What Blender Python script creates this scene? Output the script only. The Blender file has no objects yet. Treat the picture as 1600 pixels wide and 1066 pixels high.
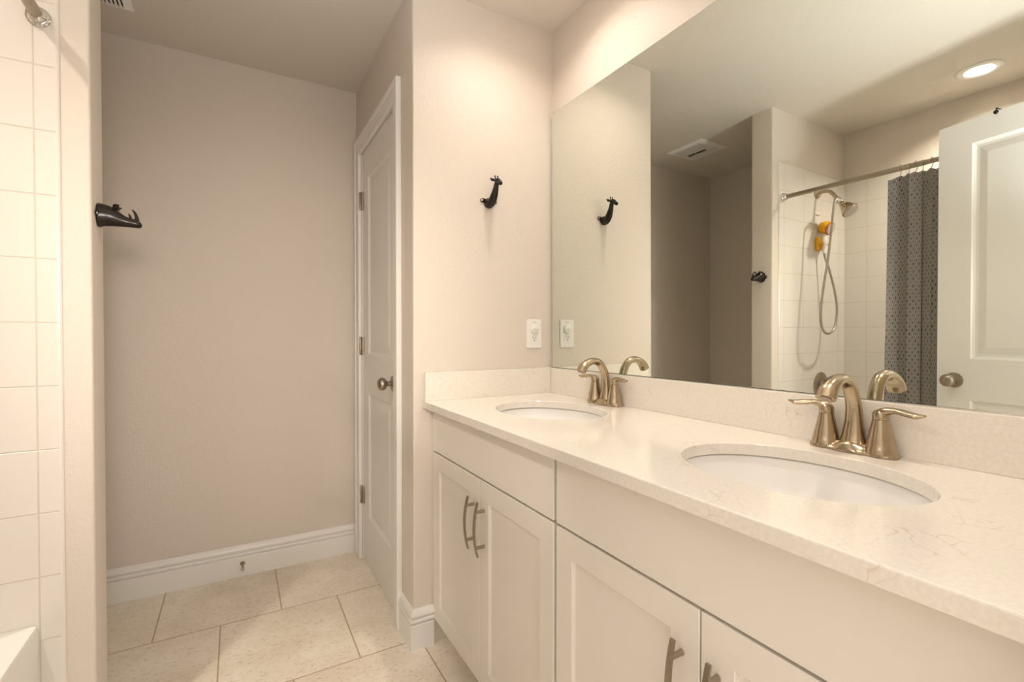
import bpy, bmesh, math, random
from mathutils import Vector, Matrix
random.seed(7)
S = bpy.context.scene
COL = S.collection
H = 2.44

# ------------------------------------------------------------------ camera
YAW, PITCH, ROLL = math.radians(29.8834), math.radians(0.7507), math.radians(0.0399)
F = Vector((math.sin(YAW)*math.cos(PITCH), math.cos(YAW)*math.cos(PITCH), -math.sin(PITCH)))
R = Vector((math.cos(YAW), -math.sin(YAW), 0)); U = R.cross(F)
R, U = R*math.cos(ROLL)+U*math.sin(ROLL), -R*math.sin(ROLL)+U*math.cos(ROLL)
cd = bpy.data.cameras.new('camera'); cam = bpy.data.objects.new('camera', cd); COL.objects.link(cam)
cd.sensor_width = 36; cd.lens = 36*747.8163/1600; cd.clip_start = 0.02; cd.clip_end = 50
M = Matrix((R, U, -F)).transposed().to_4x4(); M.translation = Vector((0, 0, 1.158)); cam.matrix_world = M
S.camera = cam

# ------------------------------------------------------------------ world, lights, exposure
w = bpy.data.worlds.new('world'); S.world = w; w.use_nodes = True
w.node_tree.nodes['Background'].inputs[0].default_value = (1.0, 0.925, 0.86, 1)
w.node_tree.nodes['Background'].inputs[1].default_value = 1.2
S.view_settings.view_transform = 'Standard'; S.view_settings.look = 'None'
S.view_settings.exposure = 0.78; S.view_settings.gamma = 1.0; S.view_settings.use_curve_mapping = False
VANITY_LAMP = 160.0
CAN_LAMP = 560.0
def spot(name, loc, target, energy, color, size, angle, blend=0.8):
    l = bpy.data.lights.new(name, 'SPOT'); l.energy = energy; l.color = color; l.shadow_soft_size = size
    l.spot_size = math.radians(angle); l.spot_blend = blend
    o = bpy.data.objects.new(name, l); COL.objects.link(o); o.location = loc
    o.rotation_euler = (Vector(target)-Vector(loc)).to_track_quat('-Z', 'Y').to_euler(); return o
# the photographer's light beside the camera, turned up to the ceiling
spot('ceiling_bounce_light', (0.02, 0.02, 1.34), (0.02, 0.52, 2.44), 46, (0.93, 0.97, 1.0), 0.10, 100, 0.9)

spot('alcove_fill_light', (-0.03, 0.0, 1.42), (0.16, 2.63, 1.15), 34, (1.0, 0.88, 0.76), 0.12, 58, 1.0)  # added soft fill at the camera, aimed forward to brighten the alcove

# ------------------------------------------------------------------ materials
def rgb(h):
    h = h.lstrip('#'); c = [int(h[i:i+2], 16)/255 for i in (0, 2, 4)]
    return tuple(x/12.92 if x <= 0.04045 else ((x+0.055)/1.055)**2.4 for x in c)+(1,)
def mat(name, color, rough=0.5, metal=0.0, **k):
    m = bpy.data.materials.new(name); m.use_nodes = True; b = m.node_tree.nodes['Principled BSDF']
    b.inputs['Base Color'].default_value = rgb(color) if isinstance(color, str) else color
    b.inputs['Roughness'].default_value = rough; b.inputs['Metallic'].default_value = metal
    for a, v in k.items(): b.inputs[a.replace('_', ' ')].default_value = v
    return m
def nd(m, t, **k):
    n = m.node_tree.nodes.new(t)
    for a, v in k.items(): setattr(n, a, v)
    return n
def lk(m, a, b): m.node_tree.links.new(a, b)
def bs(m): return m.node_tree.nodes['Principled BSDF']
def geo_pos(m): return nd(m, 'ShaderNodeNewGeometry').outputs['Position']
def obj_pos(m): return nd(m, 'ShaderNodeTexCoord').outputs['Object']
def bump(m, height, strength, dist):
    b = nd(m, 'ShaderNodeBump'); b.inputs['Strength'].default_value = strength; b.inputs['Distance'].default_value = dist
    lk(m, height, b.inputs['Height']); lk(m, b.outputs['Normal'], bs(m).inputs['Normal']); return b
def orange_peel(m, scale=110, strength=0.6, dist=0.0022):
    n = nd(m, 'ShaderNodeTexNoise'); n.inputs['Scale'].default_value = scale; n.inputs['Detail'].default_value = 2.5
    lk(m, obj_pos(m), n.inputs['Vector']); bump(m, n.outputs['Fac'], strength, dist)
def brushed(m, amount=0.12):
    n = nd(m, 'ShaderNodeTexNoise'); n.inputs['Scale'].default_value = 60; n.inputs['Detail'].default_value = 3
    mr = nd(m, 'ShaderNodeMapRange'); r = bs(m).inputs['Roughness'].default_value
    mr.inputs[3].default_value = r-amount/2; mr.inputs[4].default_value = r+amount/2
    lk(m, obj_pos(m), n.inputs['Vector']); lk(m, n.outputs['Fac'], mr.inputs[0]); lk(m, mr.outputs[0], bs(m).inputs['Roughness'])

paint = mat('greige_wall_paint', '#DED4C9', 0.55); orange_peel(paint)
ceil_m = mat('ceiling_paint', '#DDD5CA', 0.75); orange_peel(ceil_m, 60, 0.5, 0.003)
trim_m = mat('white_trim_paint', '#F0EDE8', 0.32)
door_m = mat('white_door_paint', '#ECE9E3', 0.36)
cab_m = mat('white_cabinet_lacquer', '#EEE8DF', 0.38)
inside_m = mat('cabinet_inside', '#8a8177', 0.7)
nickel = mat('brushed_nickel', '#B7A78E', 0.23, 1.0); brushed(nickel, 0.08)
darknickel = mat('satin_nickel', '#A99D8E', 0.33, 1.0); brushed(darknickel)
hinge_m = mat('hinge_nickel', '#BDB0A0', 0.4, 1.0)
chrome = mat('chrome', '#D5D3D0', 0.1, 1.0)
bronze = mat('dark_bronze', '#1A100B', 0.24, 0.0, Specular_IOR_Level=0.4)
screw_m = mat('bright_screw', '#D8D2C8', 0.25, 1.0)
porcelain = mat('white_porcelain', '#FAF8F5', 0.12, 0.0, Coat_Weight=0.5)
tub_m = mat('tub_enamel', '#F2EFEA', 0.15)
plate_m = mat('white_plastic', '#F3F0EC', 0.3)
hole_m = mat('dark_slot', '#4a433c', 0.8)
yellow = mat('yellow_plastic', '#F2B410', 0.35)
orange_m = mat('orange_plastic', '#E8702A', 0.4)
facegrey = mat('spray_face_grey', '#C9BFB6', 0.45)
rubber = mat('rubber_tip', '#C9BEB0', 0.6)
clear = mat('clear_bumper', '#EEEAE4', 0.1, 0.0, Transmission_Weight=0.7, IOR=1.45)
mirror_m = mat('mirror_glass', (0.80, 0.835, 0.785, 1), 0.0, 1.0)
mirror_edge = mat('mirror_edge', '#6F7A6C', 0.25)
def emit(name, color, strength):
    m = mat(name, color, 0.4); b = bs(m)
    b.inputs['Emission Color'].default_value = color if not isinstance(color, str) else rgb(color)
    b.inputs['Emission Strength'].default_value = strength; return m
vlens_m = emit('lit_vanity_lens', (1.0, 0.895, 0.79, 1), VANITY_LAMP)
lens_m = emit('lit_lens', (1.0, 0.89, 0.775, 1), CAN_LAMP)

def grid_tile(name, axes, size, offs, color, mortar_c, mortar=0.003, shift=0.0, rough=0.18, bumpd=0.002):
    """rectangular tiles from world position; axes = two of 0,1,2"""
    m = mat(name, color, rough)
    sp = nd(m, 'ShaderNodeSeparateXYZ'); lk(m, geo_pos(m), sp.inputs[0])
    def math_(op, a, b=None):
        n = nd(m, 'ShaderNodeMath', operation=op)
        for i, v in enumerate((a, b)):
            if v is None: continue
            if isinstance(v, (int, float)): n.inputs[i].default_value = v
            else: lk(m, v, n.inputs[i])
        return n.outputs[0]
    v = math_('DIVIDE', math_('SUBTRACT', sp.outputs[axes[1]], offs[1]), size[1])
    row = math_('FLOOR', v)
    u = math_('DIVIDE', math_('SUBTRACT', sp.outputs[axes[0]], offs[0]), size[0])
    if shift: u = math_('ADD', u, math_('MULTIPLY', math_('MODULO', math_('ABSOLUTE', row), 2.0), shift))
    def edge(t, s):
        f = math_('FRACT', t); return math_('MULTIPLY', math_('MINIMUM', f, math_('SUBTRACT', 1.0, f)), s)
    d = math_('MINIMUM', edge(u, size[0]), edge(v, size[1]))
    mr = nd(m, 'ShaderNodeMapRange', interpolation_type='SMOOTHSTEP')
    mr.inputs[1].default_value = mortar*0.35; mr.inputs[2].default_value = mortar*0.75
    lk(m, d, mr.inputs[0])
    cid = nd(m, 'ShaderNodeCombineXYZ'); lk(m, math_('FLOOR', u), cid.inputs[0]); lk(m, row, cid.inputs[1])
    return m, mr.outputs[0], cid.outputs[0]

def wall_tile(name, axes, offs):
    m, k, cid = grid_tile(name, axes, (0.2045, 0.1587), offs, '#EFE9E0', '', 0.0026)
    mx = nd(m, 'ShaderNodeMix', data_type='RGBA'); mx.inputs[6].default_value = rgb('#D8CFC3'); mx.inputs[7].default_value = rgb('#E6E0D8')
    lk(m, k, mx.inputs[0]); lk(m, mx.outputs[2], bs(m).inputs['Base Color']); bump(m, k, 0.6, 0.0015)
    return m
tile_xz = wall_tile('white_wall_tile_across', (0, 2), (-0.430, 0.3937))
tile_yz = wall_tile('white_wall_tile_along', (1, 2), (1.485, 0.3937))
bull_m = mat('bullnose_tile', '#E6E0D8', 0.2)

floor_m, fk, fcid = grid_tile('travertine_floor_tile', (0, 1), (0.441, 0.4715), (0.157, 2.2155), '#D9CBB4', '', 0.0045, 0.5)
wn = nd(floor_m, 'ShaderNodeTexWhiteNoise'); lk(floor_m, fcid, wn.inputs['Vector'])
vm = nd(floor_m, 'ShaderNodeVectorMath', operation='MULTIPLY_ADD'); lk(floor_m, wn.outputs['Color'], vm.inputs[0]); vm.inputs[1].default_value = (9, 9, 9); lk(floor_m, geo_pos(floor_m), vm.inputs[2])
n1 = nd(floor_m, 'ShaderNodeTexNoise'); n1.inputs['Scale'].default_value = 5; n1.inputs['Detail'].default_value = 8; n1.inputs['Roughness'].default_value = 0.6; lk(floor_m, vm.outputs[0], n1.inputs['Vector'])
mp = nd(floor_m, 'ShaderNodeMapping'); mp.inputs['Scale'].default_value = (1.0, 2.1, 1); mp.inputs['Rotation'].default_value = (0, 0, 0.5); lk(floor_m, vm.outputs[0], mp.inputs[0])
n2 = nd(floor_m, 'ShaderNodeTexNoise'); n2.inputs['Scale'].default_value = 62; n2.inputs['Detail'].default_value = 5; n2.inputs['Roughness'].default_value = 0.65; lk(floor_m, mp.outputs[0], n2.inputs['Vector'])
cr = nd(floor_m, 'ShaderNodeValToRGB'); cr.color_ramp.elements[0].position = 0.32; cr.color_ramp.elements[0].color = rgb('#EADECA'); cr.color_ramp.elements[1].position = 0.68; cr.color_ramp.elements[1].color = rgb('#F9F1E2')
lk(floor_m, n1.outputs['Fac'], cr.inputs[0])
cr2 = nd(floor_m, 'ShaderNodeValToRGB'); cr2.color_ramp.elements[0].position = 0.30; cr2.color_ramp.elements[0].color = rgb('#D3C5B0'); cr2.color_ramp.elements[1].position = 0.47; cr2.color_ramp.elements[1].color = (1, 1, 1, 1)
lk(floor_m, n2.outputs['Fac'], cr2.inputs[0])
mm = nd(floor_m, 'ShaderNodeMix', data_type='RGBA', blend_type='MULTIPLY'); mm.inputs[0].default_value = 0.75; lk(floor_m, cr.outputs[0], mm.inputs[6]); lk(floor_m, cr2.outputs[0], mm.inputs[7])
mx = nd(floor_m, 'ShaderNodeMix', data_type='RGBA'); mx.inputs[6].default_value = rgb('#BFA988'); lk(floor_m, mm.outputs[2], mx.inputs[7]); lk(floor_m, fk, mx.inputs[0])
lk(floor_m, mx.outputs[2], bs(floor_m).inputs['Base Color']); bump(floor_m, fk, 0.5, 0.002); bs(floor_m).inputs['Roughness'].default_value = 0.42

quartz = mat('cream_veined_quartz', '#EFE8DF', 0.1)
q0 = nd(quartz, 'ShaderNodeTexNoise'); q0.inputs['Scale'].default_value = 5; q0.inputs['Detail'].default_value = 4; lk(quartz, obj_pos(quartz), q0.inputs['Vector'])
qa = nd(quartz, 'ShaderNodeVectorMath', operation='MULTIPLY_ADD'); qa.inputs[1].default_value = (0.30, 0.30, 0.30); lk(quartz, q0.outputs['Color'], qa.inputs[0]); lk(quartz, obj_pos(quartz), qa.inputs[2])
qv = nd(quartz, 'ShaderNodeTexVoronoi', feature='DISTANCE_TO_EDGE'); qv.inputs['Scale'].default_value = 13; lk(quartz, qa.outputs[0], qv.inputs['Vector'])
qr = nd(quartz, 'ShaderNodeValToRGB'); qr.color_ramp.elements[0].position = 0.0; qr.color_ramp.elements[0].color = (1, 1, 1, 1); qr.color_ramp.elements[1].position = 0.026; qr.color_ramp.elements[1].color = (0, 0, 0, 1); lk(quartz, qv.outputs['Distance'], qr.inputs[0])
qm = nd(quartz, 'ShaderNodeTexNoise'); qm.inputs['Scale'].default_value = 9; qm.inputs['Detail'].default_value = 5; lk(quartz, obj_pos(quartz), qm.inputs['Vector'])
qmr = nd(quartz, 'ShaderNodeMapRange'); qmr.inputs[1].default_value = 0.50; qmr.inputs[2].default_value = 0.72; lk(quartz, qm.outputs['Fac'], qmr.inputs[0])
qmul = nd(quartz, 'ShaderNodeMath', operation='MULTIPLY'); lk(quartz, qr.outputs[0], qmul.inputs[0]); lk(quartz, qmr.outputs[0], qmul.inputs[1])
qc = nd(quartz, 'ShaderNodeMix', data_type='RGBA'); qc.inputs[6].default_value = rgb('#F1EBE1'); qc.inputs[7].default_value = rgb('#D8C7B2'); lk(quartz, qmul.outputs[0], qc.inputs[0])
qs = nd(quartz, 'ShaderNodeTexNoise'); qs.inputs['Scale'].default_value = 150; qs.inputs['Detail'].default_value = 4; lk(quartz, obj_pos(quartz), qs.inputs['Vector'])
qsr = nd(quartz, 'ShaderNodeMapRange'); qsr.inputs[1].default_value = 0.35; qsr.inputs[2].default_value = 0.65; qsr.inputs[3].default_value = 0.935; qsr.inputs[4].default_value = 1.0; lk(quartz, qs.outputs['Fac'], qsr.inputs[0])
qf = nd(quartz, 'ShaderNodeMix', data_type='RGBA', blend_type='MULTIPLY'); qf.inputs[0].default_value = 1; lk(quartz, qc.outputs[2], qf.inputs[6]); lk(quartz, qsr.outputs[0], qf.inputs[7])
lk(quartz, qf.outputs[2], bs(quartz).inputs['Base Color'])

fab = mat('patterned_curtain_fabric', '#6E655F', 0.9)
fu = nd(fab, 'ShaderNodeUVMap'); fu.uv_map = 'UVMap'
fs = nd(fab, 'ShaderNodeSeparateXYZ'); lk(fab, fu.outputs[0], fs.inputs[0])
def fm(op, a, b=None, c=None):
    n = nd(fab, 'ShaderNodeMath', operation=op)
    for i, v in enumerate((a, b, c)):
        if v is None: continue
        if isinstance(v, (int, float)): n.inputs[i].default_value = v
        else: lk(fab, v, n.inputs[i])
    return n.outputs[0]
uu = fm('DIVIDE', fs.outputs[0], 0.0115)
vv = fm('ADD', fm('DIVIDE', fs.outputs[1], 0.034), fm('MULTIPLY', fm('MODULO', fm('FLOOR', uu), 2.0), 0.5))
du = fm('SUBTRACT', fm('FRACT', uu), 0.5); dv = fm('SUBTRACT', fm('FRACT', vv), 0.5)
dd = fm('SQRT', fm('ADD', fm('MULTIPLY', du, du), fm('MULTIPLY', dv, dv)))
ring = fm('LESS_THAN', fm('ABSOLUTE', fm('SUBTRACT', dd, 0.37)), 0.085)
inner = fm('LESS_THAN', dd, 0.29)
wnf = nd(fab, 'ShaderNodeTexWhiteNoise'); cf = nd(fab, 'ShaderNodeCombineXYZ'); lk(fab, fm('FLOOR', uu), cf.inputs[0]); lk(fab, fm('FLOOR', vv), cf.inputs[1]); lk(fab, cf.outputs[0], wnf.inputs['Vector'])
fr = nd(fab, 'ShaderNodeValToRGB')
for i, (pos, c) in enumerate(((0, '#57524F'), (0.35, '#6B645E'), (0.7, '#7A7067'), (1, '#62666B'))):
    e = fr.color_ramp.elements[i] if i in (0,) else (fr.color_ramp.elements[-1] if i == 3 else fr.color_ramp.elements.new(pos)); e.position = pos; e.color = rgb(c)
lk(fab, wnf.outputs['Value'], fr.inputs[0])
f1 = nd(fab, 'ShaderNodeMix', data_type='RGBA'); f1.inputs[6].default_value = rgb('#7B7672'); lk(fab, fr.outputs[0], f1.inputs[7]); lk(fab, inner, f1.inputs[0])
f2 = nd(fab, 'ShaderNodeMix', data_type='RGBA'); f2.inputs[7].default_value = rgb('#A09A94'); lk(fab, f1.outputs[2], f2.inputs[6]); lk(fab, ring, f2.inputs[0])
lk(fab, f2.outputs[2], bs(fab).inputs['Base Color'])

# ------------------------------------------------------------------ mesh helpers
def obj(name, bm, m, parent=None, loc=None, smooth=False, bevel=0.0, seg=2, subsurf=0):
    me = bpy.data.meshes.new(name)
    bmesh.ops.recalc_face_normals(bm, faces=bm.faces)
    if smooth:
        for f in bm.faces: f.smooth = True
    bm.to_mesh(me); bm.free()
    if isinstance(m, (list, tuple)):
        for x in m: me.materials.append(x)
    else: me.materials.append(m)
    o = bpy.data.objects.new(name, me); COL.objects.link(o)
    if parent: o.parent = parent
    if loc: o.location = loc
    if bevel:
        b = o.modifiers.new('bevel', 'BEVEL'); b.width = bevel; b.segments = seg; b.limit_method = 'ANGLE'; b.angle_limit = math.radians(40)
        for p in me.polygons: p.use_smooth = True
        me.set_sharp_from_angle(angle=math.radians(60)) if hasattr(me, 'set_sharp_from_angle') else None
        wn_ = o.modifiers.new('wn', 'WEIGHTED_NORMAL'); wn_.keep_sharp = False
    if subsurf:
        s = o.modifiers.new('sub', 'SUBSURF'); s.levels = subsurf; s.render_levels = subsurf
    if smooth and not subsurf and not bevel and hasattr(me, 'set_sharp_from_angle'): me.set_sharp_from_angle(angle=math.radians(38))
    return o
def box(bm, x0, x1, y0, y1, z0, z1):
    v = [bm.verts.new(p) for p in ((x0, y0, z0), (x1, y0, z0), (x1, y1, z0), (x0, y1, z0), (x0, y0, z1), (x1, y0, z1), (x1, y1, z1), (x0, y1, z1))]
    for f in ((0, 3, 2, 1), (4, 5, 6, 7), (0, 1, 5, 4), (1, 2, 6, 5), (2, 3, 7, 6), (3, 0, 4, 7)): bm.faces.new([v[i] for i in f])
    return v
def boxes(*bs_):
    bm = bmesh.new()
    for b in bs_: box(bm, *b)
    return bm
def loft(bm, rings, cap=True, closed=True):
    vs = [[bm.verts.new(p) for p in r] for r in rings]
    n = len(vs[0])
    for a, b in zip(vs, vs[1:]):
        for i in range(n if closed else n-1): bm.faces.new((a[i], a[(i+1) % n], b[(i+1) % n], b[i]))
    if cap: bm.faces.new(vs[0][::-1]); bm.faces.new(vs[-1])
    return vs
def frame(d):
    d = d.normalized(); a = Vector((0, 0, 1)) if abs(d.z) < 0.9 else Vector((1, 0, 0))
    u = d.cross(a).normalized(); return u, d.cross(u).normalized()
def smoothpath(P, k=8):
    P = [Vector(p) for p in P]; out = []
    Q = [2*P[0]-P[1]]+P+[2*P[-1]-P[-2]]
    for i in range(1, len(Q)-2):
        for j in range(k):
            t = j/k; a, b, c, d = Q[i-1:i+3]
            out.append(0.5*((2*b)+(c-a)*t+(2*a-5*b+4*c-d)*t*t+(3*b-a-3*c+d)*t**3))
    return out+[P[-1]]
def interp(vals, k):
    out = []
    for a, b in zip(vals, vals[1:]):
        for j in range(k): out.append(a+(b-a)*j/k)
    return out+[vals[-1]]
def tube(bm, P, r, n=14, flat=1.0, up=None, cap=True):
    P = [Vector(p) for p in P]; rs = r if isinstance(r, (list, tuple)) else [r]*len(P)
    fl = flat if isinstance(flat, (list, tuple)) else [flat]*len(P)
    rings = []; u = None
    for i, p in enumerate(P):
        d = (P[min(i+1, len(P)-1)]-P[max(i-1, 0)]).normalized()
        if up is not None: u = Vector(up); u = (u-d*u.dot(d)).normalized()
        elif u is None: u = frame(d)[0]
        else: u = (u-d*u.dot(d)).normalized()
        v = d.cross(u)
        rings.append([p+u*(math.cos(t)*rs[i])+v*(math.sin(t)*rs[i]*fl[i]) for t in [2*math.pi*j/n for j in range(n)]])
    loft(bm, rings, cap)
def lathe(bm, prof, origin=(0, 0, 0), axis=(0, 0, 1), n=28, sx=1.0, sy=1.0):
    """prof: list of (radius, height along axis)"""
    o = Vector(origin); a = Vector(axis).normalized(); u, v = frame(a)
    rings = [[o+a*h+u*(math.cos(t)*max(r, 1e-5)*sx)+v*(math.sin(t)*max(r, 1e-5)*sy) for t in [2*math.pi*j/n for j in range(n)]] for r, h in prof]
    loft(bm, rings, True)
def lathe_open(bm, prof, origin, n):
    o = Vector(origin)
    rings = [[o+Vector((math.cos(t)*r, math.sin(t)*r, h)) for t in [2*math.pi*j/n for j in range(n)]] for r, h in prof]
    loft(bm, rings+[rings[0]], cap=False); bmesh.ops.remove_doubles(bm, verts=bm.verts, dist=1e-6)
def ball(bm, c, rx, ry=None, rz=None, n=16):
    mtx = Matrix.Translation(Vector(c)) @ Matrix.Diagonal((rx, ry or rx, rz or rx, 1))
    bmesh.ops.create_uvsphere(bm, u_segments=n, v_segments=n//2+2, radius=1, matrix=mtx)
def empty(name, loc):
    o = bpy.data.objects.new(name, None); COL.objects.link(o); o.location = loc; o.empty_display_size = 0.05; return o
def tag(o, label, cat, group=None):
    o['label'] = label; o['category'] = cat
    if group: o['group'] = group
    return o
def struct(o, label=None):
    o['kind'] = 'structure'
    if label: o['label'] = label
    return o
def under(parent, *objs):
    """children are modelled in world space; keep them there under a parent at its own location"""
    for o in objs: o.parent = parent; o.location = o.location-parent.location
    return objs
def copy_tree(o, parent=None):
    c = o.copy(); COL.objects.link(c)
    if parent: c.parent = parent
    for ch in list(o.children): copy_tree(ch, c)
    return c

# ------------------------------------------------------------------ room geometry
XM, YG, XD, YB, XP, YP, YF, XL = 1.1734, 1.6967, 0.558, 2.6339, -0.3242, 1.6184, 1.7451, -1.126
FR = 0.10                      # inner face of the entry wall
DY0, DY1, DZ = 1.897, 2.520, 2.078   # closet door opening
EX0, EX1, EZ = -0.212, 0.570, 2.06   # entry door opening
struct(obj('floor', boxes((-1.24, 1.29, -1.7, 2.75, -0.06, 0)), floor_m), 'cream stone-look floor tiles laid in staggered rows')
CANS = [(-0.832, 0.886), (0.870, 1.330), (0.850, 0.45)]
bm = bmesh.new()
for z_ in (H, H+0.08):
    vs_ = [bm.verts.new(p) for p in ((-1.24, -0.02, z_), (1.29, -0.02, z_), (1.29, 2.75, z_), (-1.24, 2.75, z_))]
    if z_ == H: lo_ = vs_
    else:
        for i in range(4): bm.faces.new((lo_[i], lo_[(i+1) % 4], vs_[(i+1) % 4], vs_[i]))
    ed_ = [bm.edges.get((vs_[i], vs_[(i+1) % 4])) or bm.edges.new((vs_[i], vs_[(i+1) % 4])) for i in range(4)]
    for cx, cy in CANS:
        c_ = [bm.verts.new((cx+0.0535*math.cos(2*math.pi*i/48), cy+0.0535*math.sin(2*math.pi*i/48), z_)) for i in range(48)]
        ed_ += [bm.edges.new((c_[i], c_[(i+1) % 48])) for i in range(48)]
    bmesh.ops.triangle_fill(bm, use_beauty=True, edges=ed_)
struct(obj('ceiling', bm, ceil_m), 'textured light ceiling')
struct(obj('wall_right', boxes((XM, XM+0.115, -0.02, YG, 0, H)), paint), 'greige painted wall behind the mirror')
def prism(pts, z0, z1):
    bm = bmesh.new(); loft(bm, [[(x, y, z0) for x, y in pts], [(x, y, z1) for x, y in pts]]); return bm
def corner(cx, cy, a0, r=0.007, n=5): return [(cx+r*math.cos(math.radians(a0+90*i/n)), cy+r*math.sin(math.radians(a0+90*i/n))) for i in range(n+1)]
struct(obj('wall_back_right', prism(corner(XD+0.007, YG+0.007, 180)+[(XM+0.115, YG), (XM+0.115, YG+0.115), (XD, YG+0.115)], 0, H), paint, smooth=True), 'greige painted wall with the giraffe hook and outlet')
struct(obj('wall_alcove_right', boxes((XD, XD+0.115, YG+0.115, DY0, 0, H), (XD, XD+0.115, DY1, YB, 0, H), (XD, XD+0.115, DY0, DY1, DZ, H)), paint), 'greige wall around the closet door')
struct(obj('wall_back', boxes((XL, XM+0.115, YB, YB+0.115, 0, H)), paint), 'greige rear wall of the toilet alcove')
struct(obj('wall_left', boxes((XL-0.114, XL, -0.02, YB+0.115, 0, H)), paint), 'greige left wall')
struct(obj('wall_partition', prism([(XL, YP)]+corner(XP-0.008, YP+0.008, 270, 0.008)+corner(XP-0.008, YF-0.008, 0, 0.008)+[(XL, YF)], 0, H), paint, smooth=True), 'short greige partition wall between shower and toilet alcove')
struct(obj('wall_front', boxes((XL, EX0, FR-0.12, FR, 0, H), (EX1, XM, FR-0.12, FR, 0, H), (EX0, EX1, FR-0.12, FR, EZ, H)), paint), 'greige entry wall with the doorway')
struct(obj('wall_hall_light_block', boxes((-0.50, -0.385, -1.7, -0.021, 0, H)), paint), 'unseen greige light-blocking wall added outside the entry doorway')  # added out of view to keep doorway light off the near drawers
# tiled shower surround
TZ = 2.1413
TX = -0.382
struct(obj('wall_shower_end', boxes((XL+0.006, TX-0.008, YP-0.007, YP, 0.0, TZ)), tile_xz), 'white wall tiles on the shower head end')
bm = bmesh.new(); prof = [(TX-0.008, YP-0.007), (TX-0.004, YP-0.0062), (TX-0.001, YP-0.004), (TX, YP), (TX-0.008, YP)]
loft(bm, [[(x, y, 0.0) for x, y in prof], [(x, y, TZ+0.002) for x, y in prof]])
struct(obj('trim_7', bm, bull_m), 'white bullnose edge of the shower tiles')
struct(obj('wall_shower_side', boxes((XL, XL+0.006, FR, YP, 0.40, TZ)), tile_yz), 'white wall tiles along the tub')
struct(obj('wall_shower_front', boxes((XL+0.006, TX, FR, FR+0.007, 0.40, TZ)), tile_xz), 'white wall tiles on the entry end')

# baseboards: profile (out from wall, height)
BP = [(0, 0), (0.0155, 0), (0.0155, 0.091), (0.0145, 0.0935), (0.0080, 0.0945), (0.0080, 0.1015), (0.0165, 0.1025), (0.0165, 0.107), (0.0150, 0.1125), (0.0080, 0.1145), (0.0080, 0.1205), (0.0150, 0.1215), (0.0150, 0.127), (0.0120, 0.135), (0.0070, 0.143), (0.004, 0.147), (0, 0.147)]
def baseboard(name, path, label):
    """path of (x, y) with the room on the left-hand side of travel; mitred corners"""
    bm = bmesh.new(); P = [Vector((x, y)) for x, y in path]; rings = []
    for i, p in enumerate(P):
        ns = []
        if i > 0: d = (p-P[i-1]).normalized(); ns.append(Vector((-d.y, d.x)))
        if i < len(P)-1: d = (P[i+1]-p).normalized(); ns.append(Vector((-d.y, d.x)))
        n = sum(ns, Vector((0, 0))); n = n/ n.length; n = n/(n.dot(ns[0]))
        rings.append([(p.x+n.x*o_, p.y+n.y*o_, h) for o_, h in BP])
    loft(bm, rings); return struct(obj(name, bm, trim_m), label)
baseboard('baseboard_back', [(XD, YB), (XL, YB)], 'white stepped baseboard on the rear alcove wall')
baseboard('baseboard_right', [(0.632, YG), (XD, YG), (XD, 1.8325)], 'white stepped baseboard wrapping the wall corner by the vanity')
baseboard('baseboard_left', [(XL, YB-0.02), (XL, YF+0.0), (XP, YF), (XP, YP), (TX+0.004, YP)], 'white baseboard around the partition wall')

# ------------------------------------------------------------------ closet door in the alcove
def casing(name, box_list, label, m=trim_m): return struct(obj(name, boxes(*box_list), m, bevel=0.004, seg=2), label)
cz = DZ+0.078; t1 = XD-0.018
casing('trim_1', [(t1, XD, DY0-0.066, DY0, 0, cz), (t1, XD, DY1, DY1+0.078, 0, cz), (t1, XD, DY0, DY1, DZ, cz)], 'white casing around the closet door')
casing('trim_2', [(t1-0.005, XD-0.0003, DY0-0.0675, DY0-0.046, 0.0005, cz+0.0015), (t1-0.005, XD-0.0003, DY1+0.058, DY1+0.0795, 0.0005, cz+0.0015), (t1-0.005, XD-0.0003, DY0-0.046, DY1+0.058, cz-0.020, cz+0.0015)], 'raised outer edge of the closet door casing')
casing('trim_3', [(XD+0.0005, XD+0.114, DY0+0.0002, DY0+0.0045, 0, DZ-0.0005), (XD+0.0005, XD+0.114, DY1-0.0045, DY1-0.0002, 0, DZ-0.0005), (XD+0.0005, XD+0.114, DY0+0.0046, DY1-0.0046, DZ-0.0045, DZ-0.0005)], 'closet door jamb')
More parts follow.
